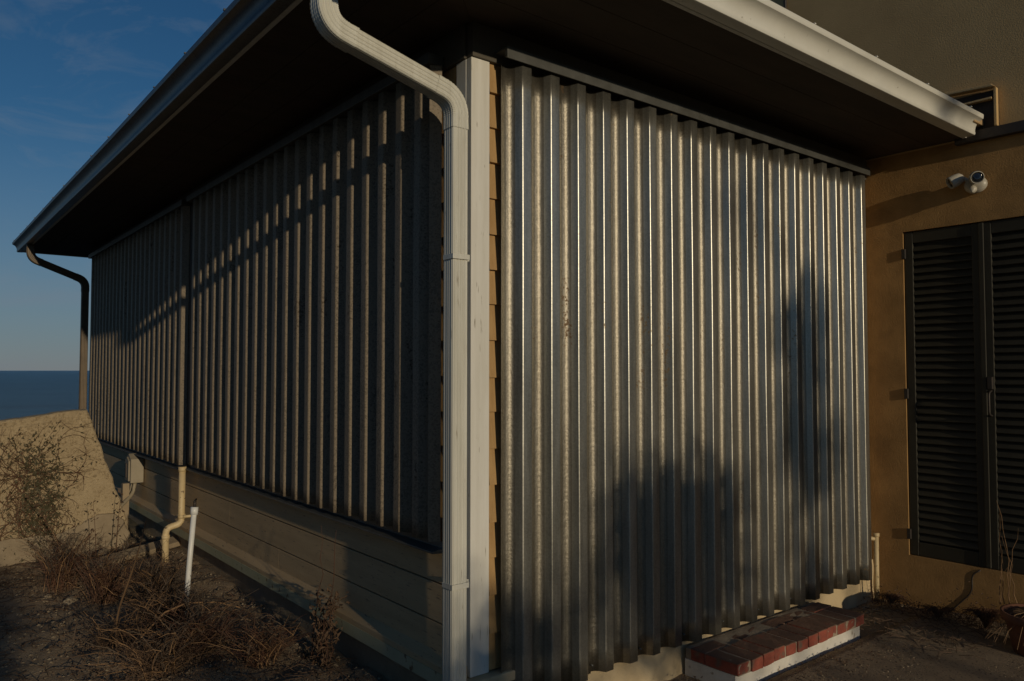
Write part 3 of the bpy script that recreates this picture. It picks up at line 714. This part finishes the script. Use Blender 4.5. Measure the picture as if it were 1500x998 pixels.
poly_slab('footing_with_shadow', [(-3.6, .30), (-2.0, .34), (-1.24, .36), (-0.80, .37), (-0.66, .43), (-0.56, .50), (-0.42, .50), (-0.335, .43), (-0.285, .30), (-0.36, .16), (-0.55, .10), (-1.2, .05), (-3.6, 0.0)], 4.655, 4.86, 'found', sl_, 0.02)  # eroded base; its brown band also paints the shadow across the slab's foot
# pebble dash: real chips on the upper right of the slab
V = []; F = []
def chip(V, F, p, r, flat=(1, .5, 1)):
    b = len(V)
    for d in ((1, 0, 0), (-1, 0, 0), (0, 1, 0), (0, -1, 0), (0, 0, 1), (0, 0, -1)):
        V.append(Vector(p) + Vector((d[0] * r * flat[0] * random.uniform(.6, 1.2), d[1] * r * flat[1], d[2] * r * flat[2] * random.uniform(.6, 1.2))))
    for a, c, e in ((0, 2, 4), (2, 1, 4), (1, 3, 4), (3, 0, 4), (2, 0, 5), (1, 2, 5), (3, 1, 5), (0, 3, 5)): F.append((b + a, b + c, b + e))
cnt = 0
while cnt < 2600:
    x = random.uniform(-3.0, -0.33); z = random.uniform(0.5, 1.36)
    xe = -0.64 + (1.39 - z) * 0.325 - 0.02; zt = 1.37 + (x + .64) * .12
    if x > xe or z > zt: continue
    if random.random() > min(1, max(0.06, (z - 0.62) * 1.5)): continue
    chip(V, F, (x, 4.70, z), random.choice((.005, .008, .012, .018))); cnt += 1
po = raw('pebble_dash', V, F, 'slab', sl_); po['kind'] = 'stuff'
pl_ = thing('fallen_plank', 'grey fallen plank lying in the dirt at the foot of the slab', 'plank')
o = box('board', (-0.42, -0.06, -0.022), (0.42, 0.06, 0.022), 'plank', pl_, 0.006); o.location = (-0.36, 4.16, 0.235); o.rotation_euler = (0.25, -0.05, 0.42)
# small pipe stub by the ochre wall
ps = thing('pipe_stub', 'short cream pipe stub rising beside the metal shutter and ochre wall', 'pipe')
tube('pipe', [(3.44, -0.06, 0.10), (3.445, -0.06, 0.56)], 0.017, 'cream', ps); tube('cap', [(3.445, -0.06, 0.56), (3.446, -0.06, 0.585)], 0.022, 'cream', ps)
tube('elbow', rounded([(3.446, -0.06, 0.545), (3.41, -0.03, 0.548), (3.39, 0.0, 0.548)], 0.01), 0.014, 'cream', ps)

# ------------------------------------------------------------------ plants
def stems(V, F, base, n, h, spread, lean=(0, 0), r=0.0022, seed=0, droop=0.5, twigs=0):
    rnd = random.Random(seed)
    for i in range(n):
        a = rnd.uniform(0, 2 * math.pi); rr = spread * .35 * math.sqrt(rnd.random())
        p = Vector((base[0] + rr * math.cos(a), base[1] + rr * math.sin(a), 0)); p.z = ground_z(p.x, p.y) - 0.015
        b = rnd.uniform(0, 2 * math.pi); d = Vector((math.cos(b) * spread * rnd.uniform(.2, 1) + lean[0], math.sin(b) * spread * rnd.uniform(.2, 1) + lean[1], 0))
        hh = h * rnd.uniform(.45, 1.1); pts = []; k = 6
        for j in range(k + 1):
            t = j / k
            q = p + d * (t ** 1.6) + Vector((0, 0, hh * (t - droop * .5 * t ** 3)))
            q += Vector((rnd.uniform(-1, 1), rnd.uniform(-1, 1), rnd.uniform(-.6, .6))) * 0.014 * (0.3 + t)
            pts.append(q)
        tube_data(pts, [r * (1.15 - .8 * j / k) for j in range(k + 1)], 3, V, F)
        for w in range(twigs):
            q = pts[rnd.randint(2, k)]; e = q + Vector((rnd.uniform(-1, 1), rnd.uniform(-1, 1), rnd.uniform(-.2, .9))) * 0.09
            tube_data([q, (q + e) / 2 + Vector((0, 0, .008)), e], [r * .7, r * .5, r * .3], 3, V, F)
def leaflets(V, F, pts, size, rnd):
    for q in pts:
        u = Vector((rnd.uniform(-1, 1), rnd.uniform(-1, 1), rnd.uniform(-1, 1))).normalized()
        v = u.orthogonal().normalized(); s = size * rnd.uniform(.5, 1.2); b = len(V); q = Vector(q); w = u.cross(v) * s * .25
        V += [q, q + u * s * .5 + v * s * .2 + w, q + u * s, q + u * s * .5 - v * s * .2 + w]; F.append((b, b + 1, b + 2)); F.append((b, b + 2, b + 3))
rnd = random.Random(5)
clumps = [((-0.98, 3.55), 190, .50, .26, 'stem', 'reddish dry weed clump in front of the slab'),
          ((-0.80, 3.05), 170, .44, .26, 'stem', 'dense brown dry weed clump beside the fallen plank'),
          ((-0.52, 2.95), 150, .34, .24, 'deadleaf', 'dark matted weed clump between plank and standpipe'),
          ((-0.62, 2.30), 220, .30, .30, 'deadleaf', 'dark low weed clump at the foot of the standpipe'),
          ((-0.62, 1.72), 240, .30, .32, 'stem', 'broad brown weed clump on the bank under the clapboards'),
          ((-0.95, 2.05), 110, .24, .26, 'deadleaf', 'small sparse weed clump on bare sand'),
          ((-0.85, 1.55), 200, .28, .28, 'deadleaf', 'dark weed clump under the arching cane'),
          ((-0.40, 1.35), 180, .24, .26, 'stem', 'low brown weed clump closest to the downspout')]
for (b, n_, h, s, m, lab) in clumps:
    t = thing('dry_weed', lab, 'weeds', 'dry weeds on the sandy bank')
    V = []; F = []; stems(V, F, b, int(n_ * .55), h * .85, s, (0.02, -.03), 0.0021, int(b[1] * 100), .3, 2)
    o = raw('stems', V, F, m, t)
    V = []; F = []; stems(V, F, b, n_ // 9, h * 1.1, s * 1.2, (0, 0), 0.0026, int(b[1] * 77), .5, 1); raw('pale_stems', V, F, 'straw', t)
    V = []; F = []; stems(V, F, b, n_ // 14, h * 1.0, s * .9, (0, 0), 0.0042, int(b[1] * 55), .2, 4); raw('woody_stems', V, F, 'bark', t)
    V = []; F = []; pts = [(b[0] + rnd.gauss(0, s * .55), b[1] + rnd.gauss(0, s * .55), 0) for _ in range(n_ * 3)]
    pts = [(p[0], p[1], ground_z(p[0], p[1]) + abs(rnd.gauss(0, h * .22))) for p in pts if p[0] < -0.07]
    leaflets(V, F, pts, .017, rnd); raw('dead_leaves', V, F, 'deadleaf', t)['kind'] = 'stuff'
# long bare canes
cn = tube('bare_cane', rounded([(-0.98, 1.75, 0.15), (-0.95, 2.05, 0.33), (-0.72, 2.6, 0.52), (-0.47, 3.4, 0.62)], .2), [0.007] * 3 + [0.006] * 6 + [0.004] * 5, 'straw', None, 6); tag(cn, 'long straight reddish cane leaning up towards the drain pipe', 'cane', 'bare canes')
cn = tube('bare_cane', [(-1.02, 1.75, 0.13), (-0.86, 1.86, 0.27), (-0.72, 1.93, 0.365), (-0.60, 1.92, 0.40), (-0.46, 1.84, 0.395), (-0.36, 1.74, 0.37)], [.0065, .006, .0055, .005, .0045, .003], 'straw', None, 6); tag(cn, 'arching tan cane bowed low over the weeds', 'cane', 'bare canes')
cn = tube('bare_cane', [(-0.60, 1.90, 0.39), (-0.55, 1.78, 0.30), (-0.48, 1.66, 0.25), (-0.40, 1.60, 0.255), (-0.30, 1.58, 0.29)], [.004, .004, .0038, .003, .002], 'straw', None, 6); tag(cn, 'short forked tan cane dipping beneath the arching one', 'cane', 'bare canes')
# climbing plant against the boards
cl = thing('climbing_weed', 'dark leafy weed climbing the clapboards near the downspout', 'climbing plant')
V = []; F = []; V2 = []; F2 = []; rr = random.Random(3)
for i in range(9):
    y = 1.10 + rr.uniform(-.12, .14); p = []; x = -0.12 - rr.uniform(0, .1); h = rr.uniform(.25, .46) if i > 1 else 0.74
    for j in range(10):
        t = j / 9; p.append((x + .05 * t + rr.uniform(-.012, .012), y + .03 * math.sin(t * 6 + i) + rr.uniform(-.01, .01), 0.15 + h * t))
    tube_data(p, [.0035 * (1.1 - .8 * j / 9) for j in range(10)], 4, V, F)
    if i > 1:
        for q in p:
            for _ in range(7): V2s = (q[0] + rr.gauss(0, .022), q[1] + rr.gauss(0, .03), q[2] + rr.gauss(0, .03)); leaflets(V2, F2, [(min(V2s[0], -.065), V2s[1], V2s[2])], .036, rr)
raw('stems', V, F, 'stem', cl); raw('dead_leaves', V2, F2, 'deadleaf', cl)['kind'] = 'stuff'
# vine on the slab
vn = thing('slab_vine', 'olive brown vine spreading over the cream slab', 'vine')
V = []; F = []; V2 = []; F2 = []; rr = random.Random(11)
def vine(p, d, length, r, lvl):
    pts = [Vector(p)]; d = Vector(d).normalized(); nst = max(4, int(length / .045))
    for i in range(nst):
        d = (d + Vector((rr.uniform(-.45, .45), 0, rr.uniform(-.45, .45)))).normalized()
        d.x += (-0.99 - pts[-1].x) * (1.3 if pts[-1].z < .85 else .35); d.normalize(); q = pts[-1] + d * (length / nst); q.y = 4.685 - rr.uniform(0, .02); pts.append(q)
        if q.z > 1.27: d.z = -abs(d.z) * .3
        if lvl < 3 and rr.random() < (.42 if lvl < 2 else .22): vine(q, d + Vector((rr.uniform(-1.2, 1.2), 0, rr.uniform(-.6, .8))), length * rr.uniform(.3, .6), r * .65, lvl + 1)
        for _ in range(2 if lvl < 2 else 1):
            if rr.random() < (.8 if abs(q.x + .96) < .13 else .22): leaflets(V2, F2, [q + Vector((rr.gauss(0, .015), rr.uniform(-.02, .0), rr.gauss(0, .015)))], .034, rr)
    tube_data(pts, [r * (1.1 - .7 * i / nst) for i in range(nst + 1)], 4, V, F)
for i in range(11): vine((-0.96 + rr.uniform(-.07, .07), 4.68, 0.12), (rr.uniform(-.15, .1), 0, 1), rr.uniform(.6, 1.05), .004, 0)
for i in range(3): vine((-1.02 + rr.uniform(-.12, .12), 4.68, 0.85 + rr.uniform(-.1, .2)), (rr.choice((-1, 1)) * rr.uniform(.4, 1), 0, rr.uniform(-.1, .6)), rr.uniform(.18, .34), .003, 1)
raw('stems', V, F, 'stem', vn); raw('leaves', V2, F2, 'vineleaf', vn)['kind'] = 'stuff'
# tall weeds in front of the slab
for i, (x, y, h, lx, lab) in enumerate(((-0.86, 4.05, .62, -.28, 'tall thin weed arching left across the slab'), (-0.66, 4.10, .52, -.03, 'upright thin weed with sparse dark leaves before the slab'), (-0.48, 4.3, .55, .03, 'thin pale stem standing at the slanting slab edge'))):
    t = thing('thin_weed', lab, 'weed', 'thin weeds before the slab'); V = []; F = []
    p = [(x + lx * (j / 8) ** 1.6, y, .16 + h * (j / 8)) for j in range(9)]; tube_data(p, [.004 * (1.1 - .8 * j / 8) for j in range(9)], 4, V, F); raw('stem', V, F, 'stem', t)
    V = []; F = []; leaflets(V, F, [(q[0] + rr.gauss(0, .01), q[1], q[2]) for q in p[2:] for _ in range(3)], .035, rr); raw('leaf_sprays', V, F, 'deadleaf', t)['kind'] = 'stuff'
# right side: wire, dead plants, pot
wr = tube('black_wire', rounded([(3.530, -0.69, 0.44), (3.530, -0.635, 0.40), (3.530, -0.64, 0.29), (3.530, -0.56, 0.20), (3.528, -0.50, 0.13)], .05), .005, 'iron', None, 6); tag(wr, 'thin black wire hanging below the louvred shutter', 'wire')
pot = thing('terracotta_pot', 'dark terracotta pot with dead plants before the louvred shutter', 'pot')
aimed('pot', [(0.13, 0.0), (0.155, 0.12), (0.172, 0.18), (0.187, 0.18), (0.19, 0.225), (0.178, 0.225), (0.168, 0.195), (0.0, 0.185)], (3.08, -1.15, 0.14), (0, 0, 1), 'terracotta', pot)
V = []; F = []
def pot_stems(cx, cy, cz, n_, h, s, seed, droop, V, F, r=.0022):
    q = random.Random(seed)
    for i in range(n_):
        a = q.uniform(0, 6.28); L_ = q.uniform(.3, 1) * s; pts = []
        for j in range(7):
            t = j / 6; pts.append((cx + math.cos(a) * L_ * t + q.uniform(-.01, .01), cy + math.sin(a) * L_ * t + q.uniform(-.01, .01), max(cz + h * q.uniform(.9, 1.05) * (t - droop * t * t), .15)))
        tube_data(pts, [r * (1.1 - .7 * j / 6) for j in range(7)], 3, V, F)
pot_stems(3.08, -1.15, .33, 150, .24, .28, 4, 1.5, V, F); raw('dead_stems', V, F, 'straw', pot)
V = []; F = []
for k in range(6):
    q = random.Random(k + 60); x, y = 3.22 + q.uniform(-.06, .06), -0.93 + q.uniform(-.06, .06)
    tube_data([(x + q.uniform(-.01, .01) + .05 * (k - 2.5) * .3 * (j / 7) , y + .06 * (k % 3 - 1) * (j / 7) ** 2 + q.uniform(-.01, .01), .34 + (.25 + .07 * k) * j / 7) for j in range(8)], [.003 * (1.1 - .8 * j / 7) for j in range(8)], 4, V, F)
raw('tall_stems', V, F, 'straw', pot)
dl = [((3.36, -0.20), 90, .10, .13, 'matted dead plant at the foot of the pipe stub'), ((3.30, -0.52), 90, .10, .16, 'dead plant tangle on the dirt under the black wire'), ((3.30, -0.80), 130, .20, .18, 'drooping dead plant tangle beside the pot')]
for (b, n_, h, s, lab) in dl:
    t = thing('dead_plant', lab, 'dead plant', 'dead plants along the ochre wall'); V = []; F = []
    pot_stems(b[0], b[1], .145, n_, h * 2, s, int(-b[1] * 100), .9, V, F); raw('stems', V, F, 'stem', t)
    V = []; F = []; pts = [(b[0] + rnd.gauss(0, s * .5), b[1] + rnd.gauss(0, s * .5), .15 + abs(rnd.gauss(0, h * .4))) for _ in range(220)]
    leaflets(V, F, [p for p in pts if p[0] < 3.5], .02, rnd); raw('dead_leaves', V, F, 'deadleaf', t)['kind'] = 'stuff'

# stones and litter
def stone(name, p, r, lab, flat=(1, .8, .45), seed=0):
    bm = bmesh.new(); bmesh.ops.create_icosphere(bm, subdivisions=2, radius=1)
    for v in bm.verts:
        k = 1 + .28 * noise.noise(v.co * 1.3 + Vector((seed * 5.1, 0, 0))); v.co = Vector((v.co.x * flat[0], v.co.y * flat[1], v.co.z * flat[2])) * r * k
    me = bpy.data.meshes.new(name); bm.to_mesh(me); bm.free(); o = link(name, me, 'stone'); o.location = p; o.rotation_euler = (0, 0, seed * 1.3)
    return tag(o, lab, 'stone', 'loose stones on the sandy bank')
stone('rubble_stone', (-0.98, 3.20, .17), .075, 'pale block of rubble beside the reddish dry weeds', (1, .6, .6), 1)
stone('rubble_stone', (-1.02, 2.35, .16), .05, 'flat dark-bottomed stone on bare sand', (1, .8, .35), 2)
stone('rubble_stone', (-1.08, 3.42, .17), .045, 'small rounded stone up against the pale rubble block', (1, .8, .6), 3)
stone('rubble_stone', (-0.55, 4.42, .21), .06, 'stone lying between the slab and the fallen plank', (1, .8, .6), 4)
V = []; F = []; rs = random.Random(21)
for i in range(4200):
    x = rs.uniform(-2.2, -0.02); y = rs.uniform(0.3, 5.4)
    chip(V, F, (x, y, ground_z(x, y) + .002), rs.choice((.004, .006, .008, .013)), (1, 1, .6))
for i in range(1600):
    x = rs.uniform(0.3, 3.48); y = rs.uniform(-2.2, -0.4); z = ground_z(x, y) if x < 1.5 else .143
    chip(V, F, (x, y, z), rs.choice((.003, .004, .006)), (1, 1, .6))
for i in range(700):
    x = rs.uniform(0.3, 3.48); y = -0.08 - abs(rs.gauss(0, .1)); chip(V, F, (x, y, max(ground_z(x, y), .11) + .003), rs.choice((.005, .008, .014)), (1, 1, .6))
o = raw('pebbles', V, F, 'stone'); tag(o, 'scattered pebbles and grit on the soil and paving', 'pebbles', None, 'stuff')
V = []; F = []; pts = []
for i in range(3600):
    x = rs.uniform(-1.9, -0.05); y = rs.uniform(0.5, 5.0)
    if fb(x, y, 1.6) > -.05: pts.append((x, y, ground_z(x, y) + rs.uniform(.003, .02)))
for i in range(700):
    x = rs.uniform(.4, 3.45); y = -0.10 - abs(rs.gauss(0, .18)); pts.append((x, y, .15 + rs.uniform(0, .015)) if x > 2.66 or x < 1.3 else (x, y - .3, .15))
leaflets(V, F, pts, .018, rs)
for i in range(900):
    x = rs.uniform(-1.9, -0.08); y = rs.uniform(0.5, 4.8); a = rs.uniform(0, 6.28); l_ = rs.uniform(.05, .22); z = ground_z(x, y) + .008
    tube_data([(x, y, z), (x + math.cos(a) * l_ * .5, y + math.sin(a) * l_ * .5, z + rs.uniform(0, .03)), (x + math.cos(a + .3) * l_, y + math.sin(a + .3) * l_, z + rs.uniform(-.005, .03))], [.0022, .002, .001], 3, V, F)
for i in range(160):
    x = rs.uniform(2.68, 3.4); y = rs.uniform(-.9, -.1); a = rs.uniform(0, 6.28); l_ = rs.uniform(.05, .2)
    tube_data([(x, y, .15), (x + math.cos(a) * l_ * .5, y + math.sin(a) * l_ * .5, .17), (min(x + math.cos(a + .3) * l_, 3.5), y + math.sin(a + .3) * l_, .152)], [.002, .002, .001], 3, V, F)
o = raw('leaf_litter', V, F, 'deadleaf'); tag(o, 'dry leaves and twigs littering the ground', 'leaf litter', None, 'stuff')

# ------------------------------------------------------------------ shrubs and trees behind the photographer (their shade falls on the wall), then added stand-ins
def shrub(name, lab, x, y, top, rad, bottom, leaves, size, seed, cat='shrub', taper=1.0):
    t = thing(name, lab, cat, 'garden growth facing the sunlit wall'); q = random.Random(seed); gz = ground_z(x, y)
    V = []; F = []
    tube_data([(x, y, gz - .1), (x + .03, y, gz + (top - gz) * .4), (x - .02, y + .02, gz + (top - gz) * .8)], [.05 + .015 * rad, .04, .015], 7, V, F)
    for i in range(12):
        a = q.uniform(0, 6.28); z0 = gz + (top - gz) * q.uniform(.25, .7); e = Vector((x + math.cos(a) * rad * .8, y + math.sin(a) * rad * .8, min(z0 + q.uniform(.2, .7) * rad, top - .1)))
        tube_data([(x, y, z0), (Vector((x, y, z0)) + e) / 2 + Vector((0, 0, .05)), e], [.018, .012, .005], 5, V, F)
    raw('trunk', V, F, 'bark', t)
    V = []; F = []; cl = []
    hz = (top - bottom) / 2; cz = (top + bottom) / 2
    while len(cl) < 60:
        p = Vector((q.uniform(-1, 1), q.uniform(-1, 1), q.uniform(-1, 1)))
        if p.length > 1: continue
        k = 1 - (1 - taper) * (p.z + 1) / 2
        cl.append(Vector((x + p.x * rad * k, y + p.y * rad * k, cz + p.z * hz)))
    for i in range(leaves):
        c = q.choice(cl); s = rad * .20
        leaflets(V, F, [c + Vector((q.gauss(0, s), q.gauss(0, s), q.gauss(0, s)))], size, q)
    o = raw('crown', V, F, 'leaf', t); o['kind'] = 'stuff'
    return t
def place(sx, sz, d):                      # shadow point on the front wall -> point d metres up-sun
    return sx - 0.1025 * d, -d, sz + 0.1729 * d
def shade(name, lab, sx, sz, d, rad, low, leaves, size, seed, cat='shrub', taper=.8):
    x, y, z = place(sx, sz, d); return shrub(name, lab, x, y, z, rad, low, leaves, size, seed, cat, taper)
def small_tree(lab, sx, sz, d, rad, low, leaves, size, seed):
    x, y, z = place(sx, sz, d); return shrub('small_tree', lab, x, y, z, rad, low + 0.1729 * d, leaves, size, seed, 'tree', .9)
small_tree('small round crowned tree facing the middle of the metal shutter', 1.34, 1.20, 13, .58, .36, 2600, .13, 1)
shade('garden_shrub', 'tall garden shrub facing the corner board', 0.16, 0.80, 15, .70, .2, 6000, .15, 2)
small_tree('slender upright tree facing the ochre building', 2.62, 2.40, 18, .42, .32, 1500, .13, 3)
small_tree('thin sparse tree facing the top of the metal shutter', 2.0, 2.95, 22, .42, 2.3, 120, .13, 4)
small_tree('tall thin tree facing the end of the white gutter', 3.14, 3.55, 21, .24, 3.1, 300, .12, 8)
shade('garden_shrub', 'shorter garden shrub facing the clapboards and weeds', -0.62, 0.60, 17, .45, .2, 4200, .15, 6)
shade('photographer_shadow_tree', 'tall stand-in tree added for the photographer shadow on the sandy bank', -1.98, 1.27, 13.5, .42, .3, 4500, .13, 5, 'tree', .8)  # added tree, casts the shade of the photographer's own figure
for i, (x, y, h, lab) in enumerate(((-7.9, -3.6, 3.7, 'wide added hedge bush facing the corner downspout'), (-7.6, -0.6, 3.9, 'dense added hedge bush facing the weathered shutter'), (-8.2, 2.4, 3.3, 'lower added hedge bush facing the dark post'))):
    shrub('added_hedge_bush', lab, x, y, h, 1.75, .1, 7000, .22, 70 + i, 'bush', .9)  # unseen hedge, added to darken reflections and fill light on the metal

# ------------------------------------------------------------------ every thing's empty sits at its own base
bpy.context.view_layer.update()
for o in [q for q in bpy.data.objects if q.type == 'EMPTY' and q.parent is None]:
    lo = Vector((1e9, 1e9, 1e9)); hi = -lo
    for c in o.children_recursive:
        if c.type != 'MESH': continue
        for k in c.bound_box:
            w = c.matrix_world @ Vector(k)
            lo = Vector(map(min, lo, w)); hi = Vector(map(max, hi, w))
    base = Vector(((lo.x + hi.x) / 2, (lo.y + hi.y) / 2, lo.z))
    o.location = base
    for c in o.children: c.location = c.location - base
